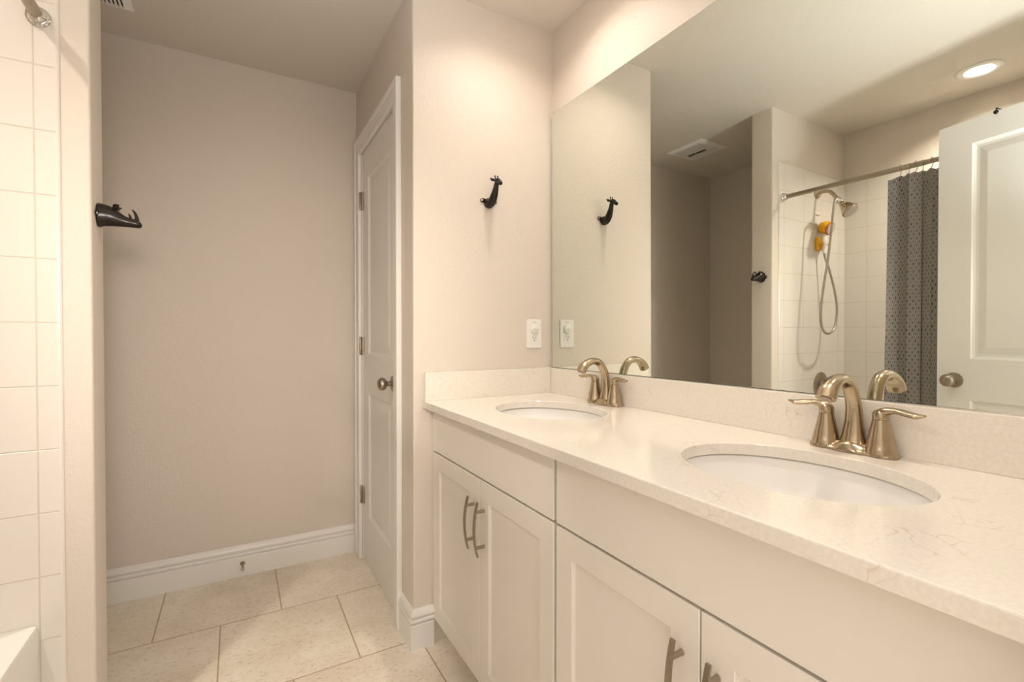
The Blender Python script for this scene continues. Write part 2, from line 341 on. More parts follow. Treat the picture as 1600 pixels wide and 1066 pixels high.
def panel_door(name, width, height, thick, panels, m):
    """slab in local space: x = 0 is the visible face, slab goes to +x, y from 0 (free side) to width, z from 0"""
    bm = bmesh.new()
    ys = sorted({0, width} | {p[0] for p in panels} | {p[1] for p in panels}); zs = sorted({0, height} | {p[2] for p in panels} | {p[3] for p in panels})
    def quad(a, b, c, d): bm.faces.new([bm.verts.new(p) for p in (a, b, c, d)])
    for fx, s in ((0, 1), (thick, -1)):
        for y0, y1 in zip(ys, ys[1:]):
            for z0, z1 in zip(zs, zs[1:]):
                if any(p[0] <= y0 and y1 <= p[1] and p[2] <= z0 and z1 <= p[3] for p in panels): continue
                quad((fx, y0, z0), (fx, y1, z0), (fx, y1, z1), (fx, y0, z1))
        for p in panels:
            rings = []
            for ins, dep in ((0, 0), (0.004, 0.0045), (0.012, 0.009), (0.022, 0.0095), (0.026, 0.0085), (0.048, 0.0035), (0.052, 0.003)):
                x = fx+s*dep; rings.append([(x, p[0]+ins, p[2]+ins), (x, p[1]-ins, p[2]+ins), (x, p[1]-ins, p[3]-ins), (x, p[0]+ins, p[3]-ins)])
            vs = loft(bm, rings, cap=False); bm.faces.new(vs[-1])
    for (y, z) in (('y', 0), ('y', width)): quad((0, z, 0), (thick, z, 0), (thick, z, height), (0, z, height))
    for z in (0, height): quad((0, 0, z), (thick, 0, z), (thick, width, z), (0, width, z))
    bmesh.ops.remove_doubles(bm, verts=bm.verts, dist=1e-5)
    return obj(name, bm, m)
def knob(parent, loc, axis, scale=1.0, egg=False):
    o = Vector(loc); bm = bmesh.new()
    prof = [(0.001, 0.0), (0.032, 0.0), (0.0325, 0.003), (0.031, 0.0065), (0.020, 0.009), (0.011, 0.012), (0.010, 0.026), (0.013, 0.030), (0.022, 0.0345), (0.0262, 0.042), (0.0268, 0.048), (0.0255, 0.055), (0.021, 0.061), (0.014, 0.0645), (0.009, 0.0655), (0.0085, 0.0645), (0.001, 0.0645)]
    lathe(bm, [(r*scale, h*scale) for r, h in prof], loc, axis, 32)
    return obj('door_knob', bm, darknickel, parent, smooth=True)
closet = panel_door('door_1', DY1-DY0-0.012, DZ-0.014, 0.035, [(0.100, 0.495, 0.235, 0.855), (0.100, 0.495, 1.050, 1.925)], door_m)
closet.location = (XD+0.004, DY0+0.006, 0.010); struct(closet, 'white two-panel closet door, closed')
knob(closet, (-0.0, 0.062, 0.945), (-1, 0, 0))
for hz in (0.335, 1.10, 1.84):
    bm = bmesh.new()
    lathe(bm, [(0.001, -0.047), (0.004, -0.046), (0.0062, -0.043), (0.0062, -0.015), (0.0056, -0.0145), (0.0062, -0.014), (0.0062, 0.014), (0.0056, 0.0145), (0.0062, 0.015), (0.0062, 0.043), (0.004, 0.046), (0.001, 0.047)], (-0.012, DY1-DY0-0.006, hz-0.01), (0, 0, 1), 14)
    box(bm, -0.0075, -0.003, DY1-DY0-0.036, DY1-DY0-0.006, hz-0.054, hz+0.034); box(bm, -0.0075, -0.0045, DY1-DY0-0.006, DY1-DY0+0.016, hz-0.054, hz+0.034)
    obj('hinge', bm, hinge_m, closet, smooth=True)

# ------------------------------------------------------------------ entry door, swung open against the tub, seen in the mirror
DE = Vector((-0.3477, 0.8827, 0)); PH = 0.1901
entry = panel_door('door_2', 0.765, 2.035, 0.035, [(0.118, 0.647, 0.235, 0.862), (0.118, 0.647, 1.036, 1.936)], door_m)
entry.matrix_world = Matrix.Translation(DE+Vector((0, 0, 0.008))) @ Matrix.Rotation(math.pi+PH, 4, 'Z')
struct(entry, 'white two-panel entry door standing open')
knob(entry, (0.0, 0.064, 0.943), (-1, 0, 0)); knob(entry, (0.035, 0.064, 0.943), (1, 0, 0))
for hz in (0.25, 1.0, 1.8):
    bm = bmesh.new(); lathe(bm, [(0.001, -0.045), (0.006, -0.044), (0.006, 0.044), (0.001, 0.045)], (0.018, 0.772, hz), (0, 0, 1), 12)
    obj('hinge', bm, darknickel, entry, smooth=True)
casing('trim_4', [(EX0-0.062, EX0, FR, FR+0.016, 0, EZ+0.062), (EX0, EX1-0.01, FR, FR+0.016, EZ, EZ+0.062)], 'white casing around the entry doorway')
casing('trim_5', [(EX0, EX0+0.006, FR-0.12, FR, 0, EZ), (EX1-0.006, EX1, FR-0.12, FR, 0, EZ), (EX0+0.006, EX1-0.006, FR-0.12, FR, EZ-0.006, EZ)], 'entry doorway jamb')
# small dark hook over the top of the entry door
bm = bmesh.new()
tube(bm, [(0.041, 0.198, 2.02), (0.041, 0.198, 2.0445), (-0.006, 0.198, 2.0445), (-0.006, 0.198, 2.036)], 0.0025, 8)
ball(bm, (-0.008, 0.198, 2.029), 0.006, 0.0085, 0.009, 12)
hk = obj('over_door_hook', bm, bronze, smooth=True)
hk.matrix_world = entry.matrix_world.copy()
tag(hk, 'tiny dark hook hung over the top edge of the open white door', 'hook')

# ------------------------------------------------------------------ vanity
ZC, ZCB = 0.9132, 0.8885
XF = 0.632
def shaker(name, y0, y1, z0, z1, parent):
    t = 0.020; fw = 0.058; bm = bmesh.new()
    rings = []
    for ins, x in ((0.0, XF+t), (0.0, XF+0.0015), (0.0015, XF), (fw, XF), (fw+0.002, XF+0.0015), (fw+0.003, XF+0.0085)):
        rings.append([(x, y0+ins, z0+ins), (x, y1-ins, z0+ins), (x, y1-ins, z1-ins), (x, y0+ins, z1-ins)])
    loft(bm, rings); o = obj(name, bm, cab_m); under(parent, o); return o
def pull(y, z0, z1, parent_door):
    bm = bmesh.new(); n = 16; rings = []
    for i in range(n+1):
        t = i/n; z = z0+(z1-z0)*t; s = 1-(2*t-1)**2
        x = XF-0.022-0.0115*s; wv = 0.0045+0.0010*s
        tz = (2*t-1)*0.25
        rings.append([(x-0.002, y-wv, z), (x-0.002, y+wv, z), (x+0.0025, y+wv, z), (x+0.0025, y-wv, z)])
    loft(bm, rings)
    for zz in (z0+0.028, z1-0.028): lathe(bm, [(0.0055, 0.0), (0.005, 0.002), (0.005, 0.030)], (XF-0.0005, y, zz), (-1, 0, 0), 12)
    o = obj('handle', bm, darknickel, smooth=True); o.location = o.location-parent_door.parent.location-parent_door.location; o.parent = parent_door; return o
def cabinet(y0, y1, label):
    e = empty('vanity_cabinet', (XF+0.25, (y0+y1)/2, 0)); tag(e, label, 'cabinet', 'vanity cabinets')
    xf = XF+0.021; xb = XM-0.004; t = 0.016
    body = obj('cabinet_body', boxes((xf, xb, y0, y0+t, 0.10, ZCB-0.001), (xf, xb, y1-t, y1, 0.10, ZCB-0.001), (xf, xb, y0+t, y1-t, 0.10, 0.10+t), (xb-0.006, xb, y0+t, y1-t, 0.10+t, ZCB-0.001),
        (xf, xf+0.018, y0+t, y1-t, 0.868, ZCB-0.001), (xf, xf+0.018, y0+t, y1-t, 0.700, 0.745), (xf, xf+0.018, y0+t, y0+0.035, 0.10+t, 0.868), (xf, xf+0.018, y1-0.035, y1-t, 0.10+t, 0.868)), cab_m)
    kick = obj('toe_kick', boxes((xf+0.055, xf+0.071, y0, y1, 0, 0.099), (xf+0.071, xb, y0, y0+t, 0, 0.099), (xf+0.071, xb, y1-t, y1, 0, 0.099)), cab_m)
    front = obj('false_drawer_front', boxes((XF, XF+0.020, y0+0.003, y1-0.003, 0.7275, 0.8765)), cab_m, bevel=0.0015)
    under(e, body, kick, front)
    ym = (y0+y1)/2
    for a, b, hy in ((y0+0.003, ym-0.0015, ym-0.033), (ym+0.0015, y1-0.003, ym+0.035)):
        d = shaker('cabinet_door', a, b, 0.100, 0.7215, e); pull(hy, 0.502, 0.664, d)
    return e
cabinet(0.904, 1.692, 'white shaker vanity cabinet under the far sink, against the wall corner')
cabinet(0.106, 0.899, 'white shaker vanity cabinet under the nearer sink, beside the entry')
struct(obj('trim_6', boxes((XF+0.004, XF+0.02, 1.6925, YG, 0.10, ZCB-0.002)), cab_m), 'white filler strip between cabinet and wall')

SK = [(0.887, 0.507), (0.889, 1.300)]; SA, SB = 0.166, 0.2085
NE = 72
def ell(cx, cy, a, b, z): return [Vector((cx+a*math.cos(2*math.pi*i/NE), cy+b*math.sin(2*math.pi*i/NE), z)) for i in range(NE)]
bm = bmesh.new()
X0, X1, Y0, Y1 = 0.5933, XM-0.0015, FR+0.002, YG-0.0015
def loop_edges(vs): return [bm.edges.new((vs[i], vs[(i+1) % len(vs)])) for i in range(len(vs))]
def rect(ins, z): return [bm.verts.new(p) for p in ((X0+ins, Y0, z), (X1, Y0, z), (X1, Y1, z), (X0+ins, Y1, z))]
def wall_between(a, b):
    for i in range(len(a)): bm.faces.new((a[i], a[(i+1) % len(a)], b[(i+1) % len(a)], b[i]))
rt, r1, r2, rb = rect(0.0025, ZC), rect(0.0007, ZC-0.0007), rect(0, ZC-0.0025), rect(0, ZCB)
et = [[bm.verts.new(p) for p in ell(cx, cy, SA+0.0015, SB+0.0015, ZC)] for cx, cy in SK]
e2 = [[bm.verts.new(p) for p in ell(cx, cy, SA, SB, ZC-0.0015)] for cx, cy in SK]
eb = [[bm.verts.new(p) for p in ell(cx, cy, SA, SB, ZCB)] for cx, cy in SK]
for outer, holes in ((rt, et), (rb, eb)):
    ed = loop_edges(outer)
    for h in holes: ed += loop_edges(h)
    bmesh.ops.triangle_fill(bm, use_beauty=True, use_dissolve=False, edges=ed)
wall_between(rt, r1); wall_between(r1, r2); wall_between(r2, rb)
for k in range(2): wall_between(et[k], e2[k]); wall_between(e2[k], eb[k])
ct = obj('countertop', bm, quartz); tag(ct, 'long cream quartz countertop with two oval sink cutouts', 'countertop')
ZS = 1.0185
obj('backsplash', boxes((XM-0.0205, XM-0.0015, Y0, Y1, ZC, ZS)), quartz, ct, bevel=0.0012)
obj('side_splash', boxes((X0+0.004, XM-0.021, YG-0.0205, Y1, ZC, ZS)), quartz, ct, bevel=0.0012)
for (cx, cy), lb in zip(SK, ('white oval undermount sink nearer the entry, below the larger-looking faucet', 'white oval undermount sink at the far end of the counter by the outlet wall')):
    bm = bmesh.new(); rings = []
    for k, dz in ((1.09, 0.0), (1.03, 0.0), (1.0, -0.004), (0.985, -0.02), (0.955, -0.05), (0.90, -0.08), (0.80, -0.105), (0.64, -0.125), (0.42, -0.136), (0.20, -0.140), (0.11, -0.142)):
        rings.append(ell(cx, cy, (SA+0.006)*k, (SB+0.006)*k, ZCB-0.0008+dz))
    for k, dz in ((0.11, -0.152), (0.42, -0.148), (0.66, -0.137), (0.83, -0.116), (0.94, -0.088), (0.99, -0.055), (1.03, -0.012), (1.09, -0.010)):
        rings.append(ell(cx, cy, (SA+0.006)*k, (SB+0.006)*k, ZCB-0.0008+dz))
    loft(bm, rings+[rings[0]], cap=False); bmesh.ops.remove_doubles(bm, verts=bm.verts, dist=1e-6)
    s = obj('sink', bm, porcelain, smooth=True); tag(s, lb, 'sink', 'oval sinks')
    bm = bmesh.new(); lathe(bm, [(0.001, -0.02), (0.018, -0.02), (0.0185, 0.0), (0.022, 0.0005), (0.022, 0.002), (0.018, 0.003), (0.001, 0.005)], (cx, cy, ZCB-0.142), (0, 0, 1), 24)
    obj('drain', bm, nickel, s, smooth=True)

def faucet(y, label):
    e = empty('faucet', (1.124, y, ZC+0.0008)); tag(e, label, 'faucet', 'two-handle sink faucets')
    # base: two round flared feet joined by a waisted bridge (outline lofted upward)
    bm = bmesh.new(); N = 64
    def outline(dr, z):
        pts = []
        for i in range(N):
            t = 2*math.pi*i/N; yy = math.cos(t); q = abs(yy)
            hw = 0.0285-0.0045*math.exp(-((q-0.42)/0.22)**2)
            Y = math.copysign(min(1, q**0.72), yy)*(0.082-dr)
            s = math.sin(t); Xv = math.copysign(abs(s)**0.62, s)*(hw-dr*0.8)
            pts.append((Xv, Y, z))
        return pts
    def saddle(pts): return [(x, yy, z-0.007*math.exp(-((abs(yy)-0.027)/0.012)**2)*min(1, z/0.012)) for x, yy, z in pts]
    loft(bm, [outline(0.0, 0.0), outline(0.0, 0.004), saddle(outline(0.0025, 0.009)), saddle(outline(0.0065, 0.0150)), saddle(outline(0.010, 0.019)), saddle(outline(0.016, 0.0215))])
    base = obj('base', bm, nickel, e, smooth=True)
    # spout: broad oval column rising from the bridge, arching over to a flared outlet
    bm = bmesh.new(); k = 8
    P = [(0.004, 0, 0.010), (0.005, 0, 0.035), (0.006, 0, 0.062), (0.004, 0, 0.092), (-0.006, 0, 0.122), (-0.026, 0, 0.146), (-0.052, 0, 0.153), (-0.076, 0, 0.147), (-0.095, 0, 0.134), (-0.106, 0, 0.117)]
    W = [0.027, 0.0215, 0.0170, 0.0150, 0.0142, 0.0142, 0.0150, 0.0165, 0.0182, 0.0190]; D = [0.86, 0.80, 0.82, 0.86, 0.90, 0.84, 0.78, 0.76, 0.80, 0.84]
    tube(bm, smoothpath(P, k), interp(W, k), 24, interp(D, k), up=(0, 1, 0))
    sp = obj('spout', bm, nickel, e, smooth=True)
    bm = bmesh.new(); lathe(bm, [(0.001, 0), (0.0105, 0), (0.0105, 0.002), (0.001, 0.002)], (-0.1058, 0, 0.1172), (-0.54, 0, -0.84), 20); obj('aerator', bm, darknickel, sp, smooth=True)
    bm = bmesh.new(); tube(bm, [(0.0285, 0.0, 0.014), (0.0275, -0.0, 0.060)], 0.0022, 10); ball(bm, (0.0272, 0, 0.064), 0.0055, 0.0055, 0.0045, 12); obj('lift_rod', bm, nickel, e, smooth=True)
    for s in (-1, 1):
        bm = bmesh.new(); cy = 0.0515*s
        lathe(bm, [(0.001, 0.004), (0.0275, 0.006), (0.0268, 0.014), (0.0255, 0.0185), (0.0250, 0.0195), (0.0235, 0.030), (0.0200, 0.046), (0.0168, 0.060), (0.0148, 0.071), (0.0142, 0.0735), (0.001, 0.0735)], (0, cy, 0), (0, 0, 1), 32)
        hb = obj('handle', bm, nickel, e, smooth=True)
        bm = bmesh.new()
        lathe(bm, [(0.001, 0.0742), (0.0142, 0.0742), (0.0145, 0.078), (0.0142, 0.086), (0.0115, 0.0915), (0.001, 0.0935)], (0, cy, 0), (0, 0, 1), 28)
        k = 8; LP = [(0.002, cy-0.004*s, 0.083), (0.0, cy+0.008*s, 0.0905), (-0.003, cy+0.026*s, 0.0940), (-0.007, cy+0.046*s, 0.0915), (-0.011, cy+0.062*s, 0.0900), (-0.014, cy+0.076*s, 0.0925)]
        tube(bm, smoothpath(LP, k), interp([0.0135, 0.0125, 0.0098, 0.0112, 0.0108, 0.0042], k), 16, interp([0.8, 0.72, 0.58, 0.56, 0.52, 0.45], k), up=(1, 0, 0))
        obj('lever', bm, nickel, hb, smooth=True)
    return e
faucet(0.515, 'brushed nickel two-lever faucet at the nearer sink')
faucet(1.300, 'brushed nickel two-lever faucet at the far sink by the wall corner')

# clear bumper under the counter lip
bm = bmesh.new(); box(bm, XF-0.007, XF-0.0002, 0.640, 0.650, 0.8775, ZCB-0.0002)
tag(obj('plastic_bumper', bm, clear, bevel=0.002), 'tiny clear plastic bumper stuck under the countertop edge above the near cabinet', 'bumper')

# ------------------------------------------------------------------ mirror (leans a hair off the wall)
def mirror_x(y, z, off=0.0): return XM-0.006-(0.0053*(y-1.0)+0.0045*(z-1.5))+off
bm = bmesh.new(); ym0, ym1, zm0, zm1 = 0.13, 1.6845, ZS+0.0008, 2.092
rings = []
for off, ins in ((0.0045, 0), (0.0012, 0.0), (0.0, 0.0016)):
    rings.append([(mirror_x(y, z, off), y, z) for y, z in ((ym0+ins, zm0+ins), (ym1-ins, zm0+ins), (ym1-ins, zm1-ins), (ym0+ins, zm1-ins))])
loft(bm, rings)
mo = obj('wall_mirror', bm, [mirror_edge, mirror_m])
for p in mo.data.polygons:
    if abs(p.normal.x) > 0.99 and sum(mo.data.vertices[i].co.x for i in p.vertices)/4 < mirror_x(p.center.y, p.center.z, 0.0006): p.material_index = 1
tag(mo, 'large frameless rectangular mirror standing on the backsplash', 'mirror')
# ------------------------------------------------------------------ outlet with safety cap
ox, oz = 1.0795, 1.1620
e = empty('wall_outlet', (ox, YG, oz)); tag(e, 'white duplex outlet plate with a round safety cap beside the mirror', 'outlet')
bm = bmesh.new(); box(bm, ox-0.037, ox+0.037, YG-0.005, YG-0.0002, oz-0.060, oz+0.060)
p_ = obj('cover_plate', bm, plate_m, bevel=0.0035, seg=3)
def rec(z):
    bm = bmesh.new(); pr = []
    for i in range(32):
        t = 2*math.pi*i/32; pr.append((ox+0.0172*math.cos(t), max(-0.0138, min(0.0138, 0.0172*math.sin(t)))+z))
    loft(bm, [[(x, YG-0.005, zz) for x, zz in pr], [(x, YG-0.0068, zz) for x, zz in pr]]); return obj('receptacle', bm, plate_m)
ra, rb_ = rec(oz-0.020), rec(oz+0.020)
bm = bmesh.new()
for dx in (-0.0065, 0.0065): box(bm, ox+dx-0.001, ox+dx+0.001, YG-0.0071, YG-0.0066, oz-0.0195, oz-0.0115)
lathe(bm, [(0.0026, 0), (0.0026, 0.0005)], (ox, YG-0.0067, oz-0.0275), (0, -1, 0), 12)
sl = obj('slots', bm, hole_m)
bm = bmesh.new(); lathe(bm, [(0.019, 0), (0.0195, 0.002), (0.0185, 0.006), (0.012, 0.0085), (0.001, 0.009)], (ox, YG-0.0068, oz+0.021), (0, -1, 0), 28); box(bm, ox-0.010, ox+0.010, YG-0.020, YG-0.013, oz+0.0195, oz+0.0225)
cp = obj('safety_cap', bm, plate_m, smooth=True)
bm = bmesh.new(); lathe(bm, [(0.003, 0), (0.0026, 0.001), (0.001, 0.0012)], (ox, YG-0.005, oz), (0, -1, 0), 12); sc = obj('screw', bm, plate_m)
bm = bmesh.new()
for q in range(6): box(bm, ox-0.009+q*0.003, ox-0.0073+q*0.003, YG-0.0054, YG-0.0049, oz+0.0475, oz+0.0500)
mk = obj('printed_mark', bm, mat('faint_grey_print', '#A9A29B', 0.6))
under(e, p_, ra, rb_, sl, cp, sc, mk)

# ------------------------------------------------------------------ giraffe hook
def ringpath(bm, P, rs, fl, up, n=16, k=6): tube(bm, smoothpath(P, k), interp(rs, k), n, interp(fl, k), up=up)
gx, gy, gz = 0.8665, YG, 1.672
e = empty('giraffe_hook', (gx, gy, gz)); tag(e, 'dark bronze wall hook shaped like a giraffe head and neck', 'hook')
bm = bmesh.new()
tube(bm, smoothpath([(gx, gy-0.0003, gz+0.006), (gx, gy-0.010, gz+0.003), (gx+0.001, gy-0.022, gz+0.005), (gx+0.002, gy-0.036, gz+0.015), (gx+0.003, gy-0.048, gz+0.033), (gx+0.004, gy-0.056, gz+0.052), (gx+0.0045, gy-0.060, gz+0.066), (gx+0.0045, gy-0.063, gz+0.074)], 6),
     interp([0.0205, 0.0190, 0.0180, 0.0160, 0.0135, 0.0108, 0.0096, 0.0086], 6), 20, up=(1, 0, 0))
body = obj('neck', bm, bronze, smooth=True)
bm = bmesh.new()
tube(bm, smoothpath([(gx+0.0045, gy-0.054, gz+0.076), (gx+0.0045, gy-0.062, gz+0.078), (gx+0.0045, gy-0.072, gz+0.076), (gx+0.0045, gy-0.084, gz+0.068), (gx+0.0045, gy-0.094, gz+0.061), (gx+0.0045, gy-0.098, gz+0.059)], 6), interp([0.005, 0.0105, 0.0112, 0.0084, 0.0078, 0.0040], 6), 16, up=(1, 0, 0))
head = obj('head', bm, bronze, smooth=True)
def part_tube(name, P, r, fl=1.0, m=bronze, up=(1, 0, 0)):
    b = bmesh.new(); tube(b, smoothpath(P, 5), interp(r, 5), 10, fl, up=up); return obj(name, b, m, smooth=True)
cx, cy_, cz_ = gx+0.0045, gy-0.060, gz+0.080
parts = [body, head]
for s in (-1, 1):
    parts.append(part_tube('ear', [(cx+s*0.007, cy_, cz_), (cx+s*0.016, cy_+0.004, cz_+0.003), (cx+s*0.025, cy_+0.006, cz_+0.007)], [0.0035, 0.0068, 0.0015], 0.5, up=(0, 0, 1)))
    parts.append(part_tube('ossicone', [(cx+s*0.0045, cy_, cz_+0.004), (cx+s*0.0055, cy_+0.001, cz_+0.013), (cx+s*0.006, cy_+0.0015, cz_+0.019)], [0.0028, 0.0022, 0.0030], up=(1, 0, 0)))
    bm = bmesh.new(); tube(bm, [(gx+s*0.014, gy-0.0025, gz+0.014), (gx+s*0.0290, gy-0.0025, gz+0.014)], 0.0085, 14, 0.28, up=(0, 0, 1)); ball(bm, (gx+s*0.0290, gy-0.0026, gz+0.014), 0.0080, 0.0024, 0.0080); parts.append(obj('mounting_tab', bm, bronze, smooth=True))
    bm = bmesh.new(); lathe(bm, [(0.0048, 0), (0.0045, 0.0012), (0.003, 0.002), (0.001, 0.0022)], (gx+s*0.0290, gy-0.0046, gz+0.014), (0, -1, 0), 16); parts.append(obj('screw', bm, screw_m, smooth=True))
under(e, *parts)

# ------------------------------------------------------------------ rhino hook on the partition's end face
ry, rz = 1.681, 1.480; rx = XP
e = empty('rhino_hook', (rx, ry, rz)); tag(e, 'dark bronze wall hook shaped like a rhino head on the partition edge', 'hook')
bm = bmesh.new()   # (x, top z, bottom z, half width)
prof = [(0.0, 0.032, -0.031, 0.026), (0.006, 0.033, -0.032, 0.0265), (0.012, 0.0315, -0.0285, 0.0245), (0.024, 0.0290, -0.0275, 0.024), (0.034, 0.0245, -0.0265, 0.022), (0.044, 0.0175, -0.0262, 0.0195), (0.054, 0.0090, -0.0258, 0.0165), (0.064, 0.0025, -0.0255, 0.0145), (0.074, -0.0005, -0.0255, 0.0135), (0.084, -0.0025, -0.0258, 0.0130), (0.091, -0.0060, -0.0258, 0.0115), (0.0965, -0.0105, -0.0240, 0.008), (0.0985, -0.0150, -0.0200, 0.003)]
prof = [(x*0.97, a, b, c) for x, a, b, c in prof]
rings = [[(rx+0.0003+x, ry+hw*math.cos(t), rz+(a+b)/2+(a-b)/2*math.sin(t)) for t in [2*math.pi*j/20 for j in range(20)]] for x, a, b, hw in prof]
loft(bm, rings); parts = [obj('head', bm, bronze, smooth=True)]
for s in (-1, 1):
    parts.append(part_tube('ear', [(rx+0.037, ry+s*0.010, rz+0.019), (rx+0.042, ry+s*0.015, rz+0.027), (rx+0.049, ry+s*0.019, rz+0.029)], [0.0050, 0.0070, 0.0020], 0.6, up=(1, 0, 0)))
    bm = bmesh.new(); tube(bm, [(rx+0.0028, ry+s*0.018, rz), (rx+0.0028, ry+s*0.029, rz)], 0.0095, 14, 0.28, up=(0, 0, 1)); ball(bm, (rx+0.0028, ry+s*0.029, rz), 0.0026, 0.008, 0.009); parts.append(obj('mounting_tab', bm, bronze, smooth=True))
    bm = bmesh.new(); lathe(bm, [(0.0048, 0), (0.0045, 0.0012), (0.003, 0.002), (0.001, 0.0022)], (rx+0.005, ry+s*0.0305, rz), (1, 0, 0), 16); parts.append(obj('screw', bm, screw_m, smooth=True))
parts.append(part_tube('horn', [(rx+0.085, ry, rz-0.006), (rx+0.0835, ry, rz+0.006), (rx+0.080, ry, rz+0.016), (rx+0.0745, ry, rz+0.024)], [0.0058, 0.0042, 0.0032, 0.0016], up=(0, 1, 0)))
parts.append(part_tube('horn', [(rx+0.0705, ry, rz-0.003), (rx+0.069, ry, rz+0.006), (rx+0.066, ry, rz+0.0125)], [0.0045, 0.0028, 0.0010], up=(0, 1, 0)))
under(e, *parts)

# ------------------------------------------------------------------ door stop on rear baseboard
e = empty('door_stop', (0.017, YB-0.0155, 0.062)); tag(e, 'small metal door stop screwed to the rear baseboard', 'door stop')
b = (0.017, YB-0.0157, 0.062)
bm = bmesh.new(); lathe(bm, [(0.0105, 0), (0.0105, 0.003), (0.006, 0.008), (0.0045, 0.010), (0.0045, 0.050), (0.001, 0.050)], b, (0, -1, -0.10), 16); r_ = obj('rod', bm, darknickel, smooth=True)
bm = bmesh.new(); lathe(bm, [(0.001, 0.0495), (0.0075, 0.0495), (0.0085, 0.056), (0.0065, 0.062), (0.001, 0.0635)], b, (0, -1, -0.10), 16); tip = obj('rubber_tip', bm, rubber, smooth=True)
under(e, r_, tip)

# ------------------------------------------------------------------ exhaust fan grille
vx0, vx1, vy0, vy1 = -0.622, -0.345, 2.112, 2.402
e = empty('exhaust_fan', ((vx0+vx1)/2, (vy0+vy1)/2, H)); tag(e, 'white square exhaust fan grille on the alcove ceiling', 'exhaust fan')
bm = bmesh.new()
def rr(ins, z): return [(vx0+ins, vy0+ins, z), (vx1-ins, vy0+ins, z), (vx1-ins, vy1-ins, z), (vx0+ins, vy1-ins, z)]
vs = loft(bm, [rr(0, H-0.0005), rr(0, H-0.004), rr(0.004, H-0.009), rr(0.026, H-0.017)], cap=False)
# slatted face inside
fx0, fx1, fy0, fy1 = vx0+0.026, vx1-0.026, vy0+0.026, vy1-0.026
zf = H-0.017
def q4(a, b, c, d): bm.faces.new([bm.verts.new((x, y, zf)) for x, y in (a, b, c, d)])
cover = obj('cover', bm, plate_m)
slats = []; nS = 17; pitch = (fx1-fx0)/nS
bm = bmesh.new()
for i in range(nS):
    a = fx0+i*pitch
    if abs(a+pitch/2+0.500) < 0.012: box(bm, a, a+pitch, fy0, fy0+0.06, zf-0.0005, zf+0.003); box(bm, a, a+pitch, fy1-0.03, fy1, zf-0.0005, zf+0.003); continue
    box(bm, a, a+pitch*0.56, fy0, fy1, zf-0.0005, zf+0.003)
for y_ in (fy0, fy0+0.055, (fy0+fy1)/2+0.03, fy1-0.006):
    for xa, xb in ((fx0, -0.513), (-0.487, fx1)): box(bm, xa, xb, y_, y_+0.006, zf-0.0004, zf+0.0028)
gr = obj('grille_slats', bm, plate_m)
bm = boxes((fx0-0.004, fx1+0.004, fy0-0.004, fy1+0.004, H-0.004, H-0.002)); bk = obj('dark_interior', bm, hole_m)
under(e, cover, gr, bk)

# ------------------------------------------------------------------ recessed shower light
def can(lx, ly, label, lens_mat):
    e = empty('recessed_light', (lx, ly, H)); tag(e, label, 'ceiling light', 'recessed ceiling lights')
    bm = bmesh.new(); lathe_open(bm, [(0.051, 0.040), (0.0515, 0.004), (0.054, -0.003), (0.060, -0.007), (0.074, -0.008), (0.086, -0.005), (0.089, -0.002), (0.088, -0.0003), (0.0535, -0.0003), (0.053, 0.040)], (lx, ly, H), 48)
    tr = obj('trim_ring', bm, plate_m, smooth=True)
    bm = bmesh.new(); lathe(bm, [(0.0505, 0.046), (0.0505, 0.040), (0.040, 0.0365), (0.001, 0.035)], (lx, ly, H), (0, 0, 1), 40); ln = obj('lens', bm, lens_mat, smooth=True)
    under(e, tr, ln)
can(-0.832, 0.886, 'round lit recessed ceiling light over the shower', lens_m)
can(0.870, 1.330, 'round lit recessed ceiling light over the far sink, near the giraffe hook wall', vlens_m)
can(0.850, 0.45, 'round lit recessed ceiling light over the nearer sink', vlens_m)

# ------------------------------------------------------------------ tub
e = empty('bathtub', (-0.78, 0.86, 0)); tag(e, 'white alcove bathtub with a flat rim behind the partition wall', 'bathtub')
tx0, tx1, ty0, ty1, tz = XL+0.001, -0.432, FR+0.008, YP-0.0075, 0.437
def rrect(x0, x1, y0, y1, r, z, n=8):
    pts = []
    for cx, cy, a in ((x1-r, y1-r, 0), (x0+r, y1-r, 90), (x0+r, y0+r, 180), (x1-r, y0+r, 270)):
        for i in range(n+1):
            t = math.radians(a+90*i/n); pts.append((cx+r*math.cos(t), cy+r*math.sin(t), z))
    return pts
bm = bmesh.new()
rings = [rrect(tx0, tx1-0.012, ty0, ty1, 0.002, 0.0), rrect(tx0, tx1-0.006, ty0, ty1, 0.002, 0.03), rrect(tx0, tx1, ty0, ty1, 0.002, tz-0.012), rrect(tx0+0.002, tx1-0.003, ty0+0.002, ty1-0.002, 0.003, tz-0.003), rrect(tx0+0.006, tx1-0.010, ty0+0.006, ty1-0.006, 0.004, tz),
         rrect(tx0+0.05, tx1-0.085, ty0+0.09, ty1-0.09, 0.14, tz), rrect(tx0+0.056, tx1-0.092, ty0+0.098, ty1-0.098, 0.14, tz-0.008), rrect(tx0+0.075, tx1-0.11, ty0+0.13, ty1-0.13, 0.13, tz-0.15), rrect(tx0+0.10, tx1-0.135, ty0+0.18, ty1-0.18, 0.11, tz-0.31), rrect(tx0+0.16, tx1-0.19, ty0+0.25, ty1-0.25, 0.07, tz-0.345)]
loft(bm, rings); tb = obj('tub_shell', bm, tub_m, smooth=True)
bm = bmesh.new(); lathe(bm, [(0.001, 0), (0.028, 0), (0.028, 0.003), (0.02, 0.005), (0.001, 0.005)], (-0.80, ty1-0.30, tz-0.345), (0, 0, 1), 20); dr = obj('drain', bm, chrome, smooth=True)
under(e, tb, dr)
YT = YP-0.007
